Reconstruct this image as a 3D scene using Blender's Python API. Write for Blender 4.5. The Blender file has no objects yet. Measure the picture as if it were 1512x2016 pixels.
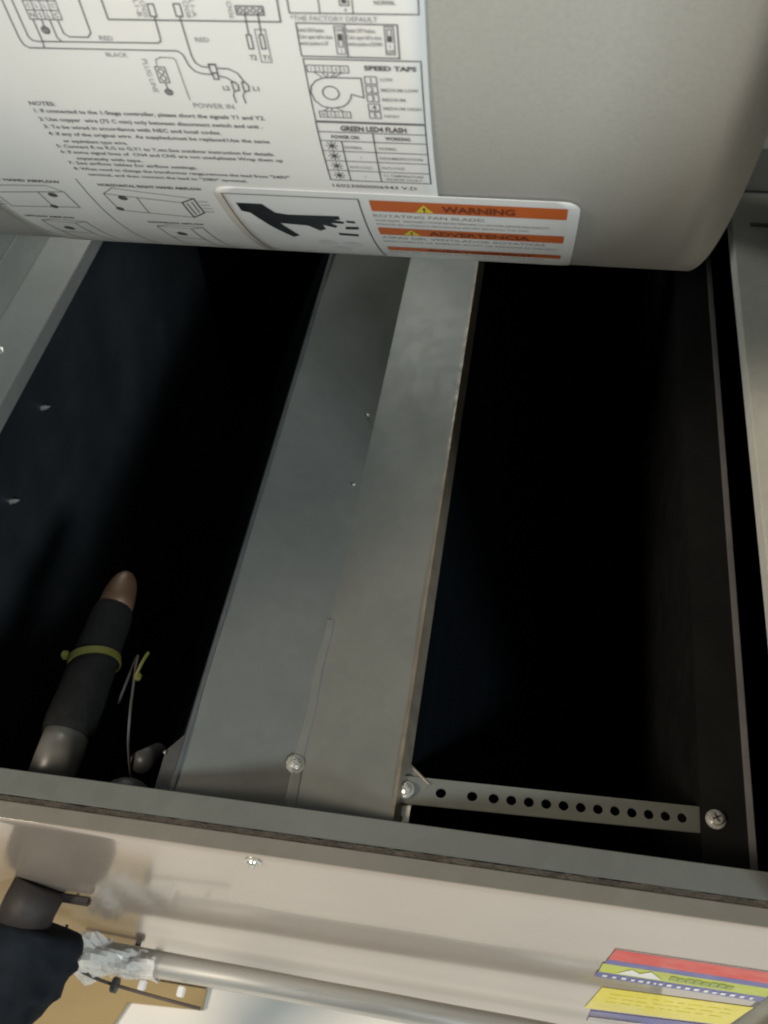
import bpy, bmesh, math, random
from mathutils import Vector, Matrix
random.seed(7)
S = bpy.context.scene
C = S.collection
rad = math.radians

# ------------------------------------------------------------------ camera
cam = bpy.data.cameras.new('Camera'); co = bpy.data.objects.new('Camera', cam); C.objects.link(co)
yaw, pitch, roll = 0.22555, 0.90875, 0.08799
fwd = Vector((0, math.cos(pitch), -math.sin(pitch))); right = Vector((1, 0, 0)); down = fwd.cross(right)
Rz = Matrix.Rotation(yaw, 3, 'Z'); fwd, right, down = Rz @ fwd, Rz @ right, Rz @ down
r2 = math.cos(roll) * right + math.sin(roll) * down; d2 = -math.sin(roll) * right + math.cos(roll) * down
m = Matrix((r2, -d2, -fwd)).transposed().to_4x4(); m.translation = (0, 0, 0.46)
co.matrix_world = m
cam.sensor_fit = 'VERTICAL'; cam.sensor_height = 36; cam.sensor_width = 27
cam.lens = 36 * 1886.4 / 2016
cam.clip_start = 0.01; cam.clip_end = 50
cam.dof.use_dof = True; cam.dof.focus_distance = 0.45; cam.dof.aperture_fstop = 18
S.camera = co
S.render.filter_size = 1.9; S.cycles.filter_width = 1.9   # phone lens softness

# ------------------------------------------------------------------ world and lamps
W = bpy.data.worlds.new('World'); S.world = W; W.use_nodes = True
bg = W.node_tree.nodes['Background']; bg.inputs[0].default_value = (0.80, 0.92, 1.0, 1); bg.inputs[1].default_value = 0.09

def lamp(name, loc, target, size, power, col):
    l = bpy.data.lights.new(name, 'AREA'); l.shape = 'RECTANGLE'; l.size, l.size_y = size; l.energy = power; l.color = col
    o = bpy.data.objects.new(name, l); C.objects.link(o); o.location = loc
    o.rotation_euler = (Vector(target) - Vector(loc)).to_track_quat('-Z', 'Y').to_euler()
    return o
lamp('room_lamp', (-1.30, -0.66, 1.52), (-0.1, 0.3, 0.2), (0.36, 0.36), 37.5, (1.0, 0.87, 0.71))
lamp('window_lamp', (1.00, -1.01, 1.15), (0.0, 0.3, 0.1), (0.26, 0.26), 31.0, (0.84, 0.95, 0.98))
lamp('hidden_fill', (-0.33, 0.83, 0.17), (0.05, 0.50, -0.02), (0.12, 0.30), 1.25, (0.96, 1.0, 0.93))  # fill light added out of sight behind the housing, brightens the deep interior
S.view_settings.view_transform = 'Standard'; S.view_settings.look = 'None'
S.view_settings.exposure = 0; S.view_settings.gamma = 1

# ------------------------------------------------------------------ materials
def nodes(name):
    mt = bpy.data.materials.new(name); mt.use_nodes = True
    return mt, mt.node_tree.nodes, mt.node_tree.links, mt.node_tree.nodes['Principled BSDF']

def mat(name, col, rough=0.5, metal=0.0, var=0.12, scale=30.0, bump=0.0, bscale=200.0, coat=0.0, stretch=(1, 1, 1), rvar=0.1, spec=0.5, smudge=0.0):
    """base colour with two layers of noise mottling, uneven gloss and fine relief"""
    mt, N, L, b = nodes(name)
    tc = N.new('ShaderNodeTexCoord'); mp = N.new('ShaderNodeMapping'); mp.inputs['Scale'].default_value = stretch
    L.new(tc.outputs['Object'], mp.inputs[0])
    n1 = N.new('ShaderNodeTexNoise'); n1.inputs['Scale'].default_value = scale; n1.inputs['Detail'].default_value = 6
    L.new(mp.outputs[0], n1.inputs['Vector'])
    r = N.new('ShaderNodeMapRange'); r.inputs[1].default_value = 0.25; r.inputs[2].default_value = 0.75
    r.inputs[3].default_value = 1 - var; r.inputs[4].default_value = 1 + var; L.new(n1.outputs[0], r.inputs[0])
    mx = N.new('ShaderNodeVectorMath'); mx.operation = 'SCALE'; mx.inputs[0].default_value = col[:3]; L.new(r.outputs[0], mx.inputs['Scale'])
    out = mx.outputs[0]
    if smudge:
        n4 = N.new('ShaderNodeTexNoise'); n4.inputs['Scale'].default_value = 11; n4.inputs['Detail'].default_value = 8; n4.inputs['Distortion'].default_value = 0.6; L.new(mp.outputs[0], n4.inputs['Vector'])
        r4 = N.new('ShaderNodeMapRange'); r4.inputs[1].default_value = 0.35; r4.inputs[2].default_value = 0.7; r4.inputs[3].default_value = 1 + smudge * 0.4; r4.inputs[4].default_value = 1 - smudge; L.new(n4.outputs[0], r4.inputs[0])
        m4 = N.new('ShaderNodeVectorMath'); m4.operation = 'SCALE'; L.new(out, m4.inputs[0]); L.new(r4.outputs[0], m4.inputs['Scale']); out = m4.outputs[0]
    L.new(out, b.inputs['Base Color'])
    rr = N.new('ShaderNodeMapRange'); rr.inputs[1].default_value = 0.3; rr.inputs[2].default_value = 0.7
    rr.inputs[3].default_value = max(0.03, rough - rvar); rr.inputs[4].default_value = min(1, rough + rvar)
    n3 = N.new('ShaderNodeTexNoise'); n3.inputs['Scale'].default_value = scale * 2.3; n3.inputs['Detail'].default_value = 4; L.new(mp.outputs[0], n3.inputs['Vector'])
    L.new(n3.outputs[0], rr.inputs[0]); L.new(rr.outputs[0], b.inputs['Roughness'])
    b.inputs['Metallic'].default_value = metal; b.inputs['Coat Weight'].default_value = coat; b.inputs['Coat Roughness'].default_value = 0.15
    b.inputs['Specular IOR Level'].default_value = spec
    if bump:
        n2 = N.new('ShaderNodeTexNoise'); n2.inputs['Scale'].default_value = bscale; n2.inputs['Detail'].default_value = 5; L.new(mp.outputs[0], n2.inputs['Vector'])
        bp = N.new('ShaderNodeBump'); bp.inputs['Strength'].default_value = bump; bp.inputs['Distance'].default_value = 0.002
        L.new(n2.outputs[0], bp.inputs['Height']); L.new(bp.outputs[0], b.inputs['Normal'])
    return mt

def galv(name, col, rough, metal, bump=0.008):
    """galvanised sheet: faint spangle cells over cloudy mottling"""
    mt, N, L, b = nodes(name)
    tc = N.new('ShaderNodeTexCoord')
    v = N.new('ShaderNodeTexVoronoi'); v.inputs['Scale'].default_value = 130; L.new(tc.outputs['Object'], v.inputs['Vector'])
    n1 = N.new('ShaderNodeTexNoise'); n1.inputs['Scale'].default_value = 16; n1.inputs['Detail'].default_value = 7; L.new(tc.outputs['Object'], n1.inputs['Vector'])
    sp = N.new('ShaderNodeSeparateColor'); L.new(v.outputs['Color'], sp.inputs[0])
    a = N.new('ShaderNodeMapRange'); a.inputs[3].default_value = 0.965; a.inputs[4].default_value = 1.035; L.new(sp.outputs[0], a.inputs[0])
    c = N.new('ShaderNodeMapRange'); c.inputs[1].default_value = 0.3; c.inputs[2].default_value = 0.7; c.inputs[3].default_value = 0.93; c.inputs[4].default_value = 1.06; L.new(n1.outputs[0], c.inputs[0])
    mu = N.new('ShaderNodeMath'); mu.operation = 'MULTIPLY'; L.new(a.outputs[0], mu.inputs[0]); L.new(c.outputs[0], mu.inputs[1])
    mx = N.new('ShaderNodeVectorMath'); mx.operation = 'SCALE'; mx.inputs[0].default_value = col; L.new(mu.outputs[0], mx.inputs['Scale']); L.new(mx.outputs[0], b.inputs['Base Color'])
    rr = N.new('ShaderNodeMapRange'); rr.inputs[3].default_value = rough - 0.02; rr.inputs[4].default_value = rough + 0.02; L.new(sp.outputs[1], rr.inputs[0]); L.new(rr.outputs[0], b.inputs['Roughness'])
    b.inputs['Metallic'].default_value = metal
    bp = N.new('ShaderNodeBump'); bp.inputs['Strength'].default_value = bump; bp.inputs['Distance'].default_value = 0.004; L.new(n1.outputs[0], bp.inputs['Height']); L.new(bp.outputs[0], b.inputs['Normal'])
    return mt

M = {
    'housing': mat('housing_steel', (0.385, 0.38, 0.352), 0.5, 0.3, var=0.06, scale=700, bump=0.03, bscale=1300, rvar=0.05, smudge=0.05),
    'paper': mat('label_paper', (0.71, 0.70, 0.675), 0.38, var=0.03, scale=14, bump=0.10, bscale=30, coat=0.3, smudge=0.04),
    'warn_paper': mat('warning_paper', (0.66, 0.66, 0.65), 0.4, var=0.03, scale=20, coat=0.2),
    'ink': mat('label_ink', (0.085, 0.075, 0.08), 0.5, var=0.25, scale=300),
    'pale_ink': mat('faded_ink', (0.27, 0.255, 0.26), 0.5, var=0.25, scale=300),
    'black_ink': mat('black_ink', (0.012, 0.015, 0.018), 0.4, var=0.2, scale=90),
    'ghost_ink': mat('ghost_ink', (0.52, 0.52, 0.51), 0.5, var=0.1, scale=90),
    'orange': mat('warning_orange', (0.47, 0.105, 0.022), 0.42, var=0.08, scale=60),
    'dark_orange': mat('warning_orange_ink', (0.16, 0.035, 0.012), 0.45, var=0.15, scale=200),
    'tri_yellow': mat('triangle_yellow', (0.60, 0.47, 0.04), 0.45, var=0.08, scale=90),
    'galv': galv('galvanised_plate', (0.15, 0.157, 0.147), 0.58, 0.35),
    'galv_rail': galv('galvanised_rail', (0.165, 0.17, 0.155), 0.45, 0.5),
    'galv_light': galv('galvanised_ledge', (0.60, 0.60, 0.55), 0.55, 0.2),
    'strap': galv('galvanised_strap', (0.16, 0.165, 0.145), 0.5, 0.3),
    'zinc': mat('zinc_screw', (0.55, 0.54, 0.50), 0.3, 0.7, var=0.2, scale=400),
    'edge': mat('cut_edge_steel', (0.17, 0.145, 0.11), 0.5, 0.3, var=0.25, scale=80),
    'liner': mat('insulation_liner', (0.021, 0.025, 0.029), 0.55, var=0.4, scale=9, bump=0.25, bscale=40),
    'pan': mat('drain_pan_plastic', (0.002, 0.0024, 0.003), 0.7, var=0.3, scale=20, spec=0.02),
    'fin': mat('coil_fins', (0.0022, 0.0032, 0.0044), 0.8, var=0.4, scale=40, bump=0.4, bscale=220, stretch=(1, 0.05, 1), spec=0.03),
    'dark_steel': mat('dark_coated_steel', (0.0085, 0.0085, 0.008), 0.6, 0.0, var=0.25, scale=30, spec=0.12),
    'lip': mat('raw_edge_lip', (0.15, 0.14, 0.14), 0.5, 0.2, var=0.2, scale=40),
    'bracket': mat('bracket_steel', (0.10, 0.105, 0.11), 0.45, 0.4, var=0.2, scale=60),
    'foam': mat('black_foam', (0.006, 0.006, 0.0055), 0.85, spec=0.2, var=0.3, scale=60, bump=0.5, bscale=260),
    'copper': mat('copper', (0.105, 0.055, 0.03), 0.55, 0.25, var=0.2, scale=60),
    'alu': mat('aluminium_pipe', (0.16, 0.157, 0.145), 0.4, 0.25, var=0.12, scale=40),
    'yellow_tie': mat('yellow_nylon', (0.10, 0.095, 0.016), 0.55, var=0.1, scale=90),
    'grey_plastic': mat('grey_plastic', (0.045, 0.046, 0.047), 0.5, var=0.15, scale=50),
    'gasket': mat('brown_gasket_foam', (0.045, 0.036, 0.026), 0.9, var=0.5, scale=90, bump=0.8, bscale=500),
    'tape': mat('rubber_insulation', (0.0075, 0.010, 0.0135), 0.9, var=0.5, scale=45, bump=0.9, bscale=70, spec=0.12),
    'brown_pipe': mat('dark_brown_pipe', (0.016, 0.0115, 0.0105), 0.7, var=0.3, scale=40),
    'brown_wire': mat('brown_wire', (0.075, 0.055, 0.045), 0.5, var=0.2, scale=90),
    'bead': mat('dark_grommet', (0.04, 0.036, 0.036), 0.6, var=0.2, scale=90),
    'red': mat('sticker_red', (0.55, 0.028, 0.018), 0.4, var=0.06, scale=30, coat=0.12),
    'blue': mat('sticker_blue', (0.075, 0.075, 0.27), 0.4, var=0.08, scale=30, coat=0.12),
    'lime': mat('sticker_lime', (0.42, 0.46, 0.035), 0.4, var=0.12, scale=60, coat=0.12),
    'dark_lime': mat('sticker_dark_lime', (0.24, 0.31, 0.025), 0.4, var=0.15, scale=60, coat=0.12),
    'white': mat('sticker_white', (0.72, 0.70, 0.68), 0.35, var=0.05, scale=30, coat=0.4),
    'yellow': mat('sticker_yellow', (0.72, 0.60, 0.02), 0.4, var=0.05, scale=40, coat=0.3),
    'dim_yellow': mat('sticker_yellow_print', (0.685, 0.575, 0.02), 0.4, var=0.1, scale=120, coat=0.3),
    'flange': galv('panel_flange_steel', (0.20, 0.185, 0.155), 0.45, 0.4),
    'tan': mat('cabinet_tan_paint', (0.22, 0.20, 0.15), 0.5, var=0.06, scale=20),
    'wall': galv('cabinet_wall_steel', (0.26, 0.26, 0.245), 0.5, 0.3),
    'card': mat('cardboard', (0.36, 0.26, 0.12), 0.85, var=0.12, scale=14, bump=0.2, bscale=120),
    'floor': mat('pale_floor', (0.78, 0.735, 0.67), 0.5, var=0.06, scale=6),
    'plastic_bag': None,
}
# glossy cream painted panel
def panel_mat():
    mt, N, L, b = nodes('panel_paint')
    tc = N.new('ShaderNodeTexCoord')
    n1 = N.new('ShaderNodeTexNoise'); n1.inputs['Scale'].default_value = 7; n1.inputs['Detail'].default_value = 5; L.new(tc.outputs['Object'], n1.inputs['Vector'])
    cr = N.new('ShaderNodeValToRGB'); cr.color_ramp.elements[0].color = (0.285, 0.240, 0.20, 1); cr.color_ramp.elements[1].color = (0.345, 0.293, 0.246, 1)
    cr.color_ramp.elements[0].position = 0.3; cr.color_ramp.elements[1].position = 0.7
    L.new(n1.outputs[0], cr.inputs[0]); L.new(cr.outputs[0], b.inputs['Base Color'])
    b.inputs['Roughness'].default_value = 0.18; b.inputs['Metallic'].default_value = 0.15; b.inputs['Coat Weight'].default_value = 0.6; b.inputs['Coat Roughness'].default_value = 0.08
    n2 = N.new('ShaderNodeTexNoise'); n2.inputs['Scale'].default_value = 9; n2.inputs['Detail'].default_value = 1; L.new(tc.outputs['Object'], n2.inputs['Vector'])
    bp = N.new('ShaderNodeBump'); bp.inputs['Strength'].default_value = 0.25; bp.inputs['Distance'].default_value = 0.01; L.new(n2.outputs[0], bp.inputs['Height']); L.new(bp.outputs[0], b.inputs['Normal'])
    return mt
M['panel'] = panel_mat()
def bag_mat():
    mt, N, L, b = nodes('clear_plastic_film')
    b.inputs['Base Color'].default_value = (0.92, 0.89, 0.84, 1); b.inputs['Roughness'].default_value = 0.18; b.inputs['Alpha'].default_value = 0.5
    b.inputs['Coat Weight'].default_value = 0.5
    return mt
M['plastic_bag'] = bag_mat()
def conduit_mat():
    mt = mat('streaky_zinc_tube', (0.44, 0.43, 0.40), 0.34, 0.6, var=0.3, scale=60, stretch=(0.06, 1, 1), rvar=0.12)
    return mt
M['conduit'] = conduit_mat()

# ------------------------------------------------------------------ mesh helpers
def obj(name, vf, mt, parent=None, smooth=False, bevel=0.0, solid=0.0):
    v, f = vf
    me = bpy.data.meshes.new(name); me.from_pydata([tuple(p) for p in v], [], f); me.validate(); me.update()
    bm = bmesh.new(); bm.from_mesh(me)
    if not solid: bmesh.ops.recalc_face_normals(bm, faces=bm.faces)
    if bevel: bmesh.ops.bevel(bm, geom=list(bm.edges), offset=bevel, segments=2, affect='EDGES', clamp_overlap=True)
    bm.to_mesh(me); bm.free()
    me.materials.append(M[mt] if isinstance(mt, str) else mt)
    if smooth:
        for p in me.polygons: p.use_smooth = True
    o = bpy.data.objects.new(name, me); C.objects.link(o)
    if parent: o.parent = parent
    if solid:
        s = o.modifiers.new('thick', 'SOLIDIFY'); s.thickness = abs(solid); s.offset = -1 if solid > 0 else 1
    return o

def thing(name, label, cat, group=None):
    o = bpy.data.objects.new(name, None); C.objects.link(o); o['label'] = label; o['category'] = cat
    if group: o['group'] = group
    o.empty_display_size = 0.02
    return o
def tag(o, label, cat, group=None):
    o['label'] = label; o['category'] = cat
    if group: o['group'] = group
    return o

def join(*parts):
    V, F = [], []
    for v, f in parts:
        b = len(V); V += list(v); F += [tuple(i + b for i in q) for q in f]
    return V, F
def box(x0, x1, y0, y1, z0, z1):
    v = [(x, y, z) for x in (x0, x1) for y in (y0, y1) for z in (z0, z1)]
    return v, [(0, 1, 3, 2), (4, 6, 7, 5), (0, 4, 5, 1), (2, 3, 7, 6), (0, 2, 6, 4), (1, 5, 7, 3)]
def prism(poly, z0, z1):
    n = len(poly)
    v = [(x, y, z0) for x, y in poly] + [(x, y, z1) for x, y in poly]
    return v, [tuple(range(n))[::-1], tuple(range(n, 2 * n))] + [(i, (i + 1) % n, n + (i + 1) % n, n + i) for i in range(n)]
def frame_of(d):
    d = Vector(d).normalized(); a = Vector((0, 0, 1)) if abs(d.z) < 0.9 else Vector((1, 0, 0))
    u = d.cross(a).normalized(); return d, u, d.cross(u)
def tube(path, radii, n=20, caps=True, jit=0.0):
    """swept tube along a path with a radius for each point"""
    P = [Vector(p) for p in path]; V, F = [], []
    if not isinstance(radii, (list, tuple)): radii = [radii] * len(P)
    u = None
    for i, p in enumerate(P):
        d = (P[min(i + 1, len(P) - 1)] - P[max(i - 1, 0)]).normalized()
        if u is None: u = frame_of(d)[1]
        u = (u - d * u.dot(d)).normalized(); w = d.cross(u)
        for k in range(n):
            a = 2 * math.pi * k / n; r = radii[i] * (1 + jit * math.sin(3 * a + 1.7 * i) + jit * random.uniform(-.6, .6))
            V.append(p + u * r * math.cos(a) + w * r * math.sin(a))
    for i in range(len(P) - 1):
        for k in range(n):
            a, b = i * n + k, i * n + (k + 1) % n; F.append((a, b, b + n, a + n))
    if caps: F += [tuple(range(n))[::-1], tuple(range((len(P) - 1) * n, len(P) * n))]
    return V, F
def smooth_path(pts, k=6):
    out = []; P = [Vector(p) for p in pts]
    for i in range(len(P) - 1):
        p0, p1, p2, p3 = P[max(i - 1, 0)], P[i], P[i + 1], P[min(i + 2, len(P) - 1)]
        for j in range(k):
            t = j / k
            out.append(0.5 * ((2 * p1) + (p2 - p0) * t + (2 * p0 - 5 * p1 + 4 * p2 - p3) * t * t + (3 * p1 - p0 - 3 * p2 + p3) * t ** 3))
    return out + [P[-1]]
def lathe(c, axis, prof, n=24):
    """profile of (distance along axis, radius) turned about axis at c"""
    d, u, w = frame_of(axis); c = Vector(c); V, F = [], []
    for h, r in prof:
        for k in range(n):
            a = 2 * math.pi * k / n; V.append(c + d * h + (u * math.cos(a) + w * math.sin(a)) * max(r, 1e-5))
    for i in range(len(prof) - 1):
        for k in range(n):
            a, b = i * n + k, i * n + (k + 1) % n; F.append((a, b, b + n, a + n))
    F += [tuple(range(n))[::-1], tuple(range((len(prof) - 1) * n, len(prof) * n))]
    return V, F

def screw(parent, c, axis, r, name='screw', cross=True, hexa=False):
    o = obj(name, lathe(c, axis, [(-0.004, r * 0.5), (0, r * 0.5), (0, r), (0.0008, r), (0.0012, r * 0.72)] + ([(0.0035, r * 0.68), (0.0038, r * 0.5)] if hexa else [(0.0022, r * 0.6), (0.0028, r * 0.3)]), 6 if False else 20), 'zinc', parent, smooth=False)
    if cross:
        d, u, w = frame_of(axis); h = 0.0040 if hexa else 0.0026
        a = 0.5; u2 = u * math.cos(a) + w * math.sin(a); w2 = d.cross(u2)
        V, F = [], []
        for p, q in ((u2, w2), (w2, u2)):
            b = len(V); c0 = Vector(c) + d * h
            for s, t in ((-1, -1), (1, -1), (1, 1), (-1, 1)): V.append(c0 + p * s * r * 0.48 + q * t * r * 0.09)
            for s, t in ((-1, -1), (1, -1), (1, 1), (-1, 1)): V.append(c0 - d * 0.001 + p * s * r * 0.48 + q * t * r * 0.09)
            F += [tuple(b + i for i in q_) for q_ in ((0, 1, 2, 3), (7, 6, 5, 4), (0, 4, 5, 1), (1, 5, 6, 2), (2, 6, 7, 3), (3, 7, 4, 0))]
        obj('drive_slot', (V, F), 'bead', o)
    return o

# ================================================================== CABINET
cab = thing('cabinet', 'open sheet-metal air handler cabinet with dark insulated inside and grey front rail', 'cabinet')
XL, XR = -0.395, 0.183
obj('side_panel', box(XL - 0.002, XL, 0.128, 0.86, -0.45, 0.75), 'wall', cab)
obj('side_panel', box(XR, XR + 0.002, 0.128, 0.86, -0.45, 0.75), 'wall', cab)
obj('back_panel', box(XL, XR, 0.858, 0.86, -0.449, 0.749), 'wall', cab)
obj('top_panel', box(XL, XR, 0.131, 0.857, 0.745, 0.748), 'wall', cab)
obj('corner_post', box(0.146, XR - 0.0005, 0.128, 0.1305, 0.002, 0.744), 'tan', cab)
obj('corner_post', box(XL + 0.0005, -0.358, 0.128, 0.1305, 0.002, 0.744), 'tan', cab)
obj('corner_post', box(0.150, XR - 0.0005, 0.1415, 0.144, -0.448, -0.006), 'tan', cab)
for nm, x0, x1, xe in (('side_ledge', XL + 0.0003, -0.357, -0.357), ('side_ledge', 0.143, XR - 0.0003, 0.143)):
    s = 1 if xe == 0.143 else -1
    led = obj(nm, join(box(x0, x1, 0.1625, 0.857, -0.0015, 0.0), box(*sorted((xe, xe + s * 0.0015)), 0.1625, 0.857, -0.014, -0.0016)), 'galv_light' if s > 0 else 'wall', cab, bevel=0.0003)  # left ledge takes darker steel: its dimmer light is put into the colour
obj('ledge_flange', box(XL + 0.0004, XL + 0.002, 0.1625, 0.856, 0.0002, 0.03), 'wall', cab, bevel=0.0004)
# screw on each ledge
screw(cab, (-0.381, 0.463, 0.0), (0.3, 0.1, 1), 0.0045)
dark_mark = obj('dark_mark', box(0.156, 0.176, 0.655, 0.6585, 0.0002, 0.0012), 'edge', cab)  # thin darker strip on the right ledge
# insulation
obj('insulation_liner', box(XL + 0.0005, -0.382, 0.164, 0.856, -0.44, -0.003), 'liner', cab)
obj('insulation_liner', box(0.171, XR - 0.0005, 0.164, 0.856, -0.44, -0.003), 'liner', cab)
obj('back_insulation', box(-0.3815, 0.1705, 0.845, 0.856, -0.44, -0.003), 'pan', cab)  # blacker than the other liners: shade deep in the bay put into colour
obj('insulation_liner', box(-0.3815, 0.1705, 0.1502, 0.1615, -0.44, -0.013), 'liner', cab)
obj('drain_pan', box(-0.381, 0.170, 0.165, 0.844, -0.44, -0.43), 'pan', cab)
for p in ((-0.3815, 0.481, -0.0775), (-0.3815, 0.400, -0.096)):
    obj('screw_tip', lathe(p, (1, 0.1, 0.25), [(-0.001, 0.0022), (0.003, 0.0019), (0.0075, 0.0003)], 10), 'zinc', cab)
# front rail with a folded back lip
N = 60
def rail_strip(y0, y1, z0, z1, jy=0.0, jz=0.0, taper=0.0):
    V, F = [], []
    for i in range(N * 3 + 1):
        x = XL + 0.001 + (XR - XL - 0.002) * i / (N * 3)
        k = taper * max(0, (x + 0.05) / 0.23)
        a = random.uniform(-1, 1)
        V += [(x, y0 - k + jy * random.uniform(-1, 1), z1 + jz * a), (x, y1 + jy * random.uniform(-1, 1), z1 + jz * a), (x, y1, z0), (x, y0 - k, z0)]
    for i in range(N * 3):
        b = 4 * i; F += [(b + k, b + (k + 1) % 4, b + 4 + (k + 1) % 4, b + 4 + k) for k in range(4)]
    F += [(0, 1, 2, 3), (4 * N * 3 + 3, 4 * N * 3 + 2, 4 * N * 3 + 1, 4 * N * 3)]
    return V, F
rail = obj('front_rail', join(box(XL + 0.001, XR - 0.001, 0.1490, 0.1620, -0.0014, 0.0), box(XL + 0.001, XR - 0.001, 0.1606, 0.1620, -0.012, -0.0015)), 'galv_rail', cab, bevel=0.0004)
obj('gasket', rail_strip(0.1462, 0.1488, -0.006, -0.0012, 0.00025, 0.0004, 0.0), 'gasket', cab)
# dark coated support channel along the right side
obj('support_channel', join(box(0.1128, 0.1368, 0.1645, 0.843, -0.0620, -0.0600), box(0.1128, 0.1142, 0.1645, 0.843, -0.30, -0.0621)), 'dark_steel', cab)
obj('channel_lip', box(0.1370, 0.1408, 0.1645, 0.843, -0.066, -0.0585), 'lip', cab, bevel=0.0005)
screw(cab, (0.1205, 0.2075, -0.0600), (0, 0, 1), 0.0054, hexa=True)

# ================================================================== COIL (two leaning slabs whose tops form a shallow valley)
coil = thing('evaporator_coil', 'leaning coil pair topped by two grey galvanised cover plates meeting in a valley', 'coil')
VX, VZ = -0.1065, -0.040
def slab_frame(side):
    ex = Vector((side * 0.057, 0, 0.024)); w = ex.length; ex.normalize()
    up = Vector((-side * ex.z * 1.0, 0, abs(ex.x))); up.normalize()
    return ex, up, w
for side in (-1, 1):
    ex, up, w = slab_frame(side); o = Vector((VX, 0, VZ))
    def P(a, y, h): return o + ex * a + up * h + Vector((0, y, 0))
    def bx(a0, a1, y0, y1, h0, h1):
        v = [P(a, y, h) for a in (a0, a1) for y in (y0, y1) for h in (h0, h1)]
        return v, box(0, 1, 0, 1, 0, 1)[1]
    # cover plate: gently buckled sheet
    V, F = [], []; na, ny = 8, 60
    for i in range(na + 1):
        for j in range(ny + 1):
            a = w * i / na; y = 0.166 + 0.674 * j / ny
            h = 0.0005 * math.sin(y * 23 + side) * math.sin(a * 60) + 0.0004 * math.sin(y * 61 + a * 90) * min(1, a / 0.02)
            V.append(P(a, y, h))
    for i in range(na):
        for j in range(ny):
            b = i * (ny + 1) + j; F.append((b, b + 1, b + ny + 2, b + ny + 1))
    if side > 0: F = [q[::-1] for q in F]
    pl = obj('cover_plate', (V, F), 'galv', coil, smooth=True)
    pl['label'] = 'left galvanised cover plate with a triangular shadow' if side < 0 else 'right galvanised cover plate, paler along the fold'
    obj('plate_edge', bx(w + 0.0002, w + 0.0022, 0.1665, 0.839, -0.010, 0.0006), 'edge' if side > 0 else 'bracket', coil)
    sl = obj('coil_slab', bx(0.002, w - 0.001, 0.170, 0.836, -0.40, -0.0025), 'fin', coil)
# seam strip, screw, small raised bright specks
V, F = [], []
for i in range(31):
    y = 0.168 + 0.125 * i / 30; wd = 0.0036 - 0.0008 * i / 30; x = VX + 0.0005 * math.sin(i * 0.5); z = VZ + 0.0008
    V += [(x - wd, y, z + 0.0003), (x - wd * 0.7, y, z + 0.0009), (x + wd * 0.7, y, z + 0.0009), (x + wd, y, z + 0.0003)]
for i in range(30):
    F += [(4 * i + k, 4 * i + k + 1, 4 * i + k + 5, 4 * i + k + 4) for k in range(3)]
obj('seam_strip', (V, F), 'galv', coil)
screw(coil, (VX - 0.0015, 0.199, VZ + 0.0022), (0.25, -0.1, 1), 0.0052)
for p in ((-0.1115, 0.462, -0.036), (-0.1105, 0.398, -0.0365)):
    obj('plate_speck', lathe(p, (0.3, 0, 1), [(-0.001, 0.0013), (0.0004, 0.0012), (0.0011, 0.0006)], 10), 'zinc', coil, smooth=True)
# tube sheet corner on the left slab
obj('corner_bracket', prism([(-0.1865, 0.202), (-0.1735, 0.2195), (-0.1705, 0.205), (-0.1715, 0.170), (-0.186, 0.170)], -0.0510, -0.0495), 'bracket', coil, bevel=0.0003)
obj('bracket_tip', lathe((-0.1862, 0.2008, -0.0494), (0, 0, 1), [(0, 0.0012), (0.0008, 0.0010), (0.0012, 0.0004)], 8), 'zinc', coil)

def ring_cell(cx, cy, x0, x1, y0, y1, r, zf, th, n=20):
    """rectangular plate cell with a round hole, following height zf(x)"""
    V, F = [], []
    for k in range(n):
        a = 2 * math.pi * k / n; dx, dy = math.cos(a), math.sin(a)
        tx = ((x1 - cx) / dx if dx > 1e-6 else (x0 - cx) / dx if dx < -1e-6 else 1e9); ty = ((y1 - cy) / dy if dy > 1e-6 else (y0 - cy) / dy if dy < -1e-6 else 1e9)
        t = min(tx, ty)
        for (px, py) in ((cx + r * dx, cy + r * dy), (cx + t * dx, cy + t * dy)):
            V.append((px, py, zf(px))); V.append((px, py, zf(px) - th))
    # corners
    cs = []
    for (px, py) in ((x1, y1), (x0, y1), (x0, y0), (x1, y0)): cs.append(len(V)); V.append((px, py, zf(px))); V.append((px, py, zf(px) - th))
    for k in range(n):
        j = (k + 1) % n; a, b = 4 * k, 4 * j
        va, vb = V[a + 2], V[b + 2]
        extra = []
        on = lambda v: (abs(v[0] - x1) < 1e-7, abs(v[0] - x0) < 1e-7, abs(v[1] - y1) < 1e-7, abs(v[1] - y0) < 1e-7)
        if not any(p and q for p, q in zip(on(va), on(vb))):
            mx, my = (va[0] + vb[0]) / 2, (va[1] + vb[1]) / 2
            extra = [min(cs, key=lambda c: (V[c][0] - mx) ** 2 + (V[c][1] - my) ** 2)]
        out = [a + 2] + extra + [b + 2]
        F.append(tuple([a] + out + [b])); F.append(tuple([b + 1] + [i + 1 for i in out[::-1]] + [a + 1])); F.append((a, b, b + 1, a + 1))
        for p, q in zip(out[:-1], out[1:]): F.append((p, p + 1, q + 1, q))
    return V, F
# tab with a hole under the strap end
tab = ring_cell(-0.0458, 0.1712, -0.0502, -0.0405, 0.1668, 0.1785, 0.0021, lambda x: -0.0215, 0.0012)
obj('corner_tab', tab, 'galv_light', coil)
obj('corner_bracket', prism([(-0.0495, 0.1787), (-0.0400, 0.1787), (-0.0330, 0.1905), (-0.0480, 0.2030)], -0.0232, -0.0218), 'strap', coil, bevel=0.0003)
obj('bracket_edge', tube([(-0.0478, 0.2035, -0.0222), (-0.0325, 0.1912, -0.0222)], 0.0009, 8), 'edge', coil)

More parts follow.
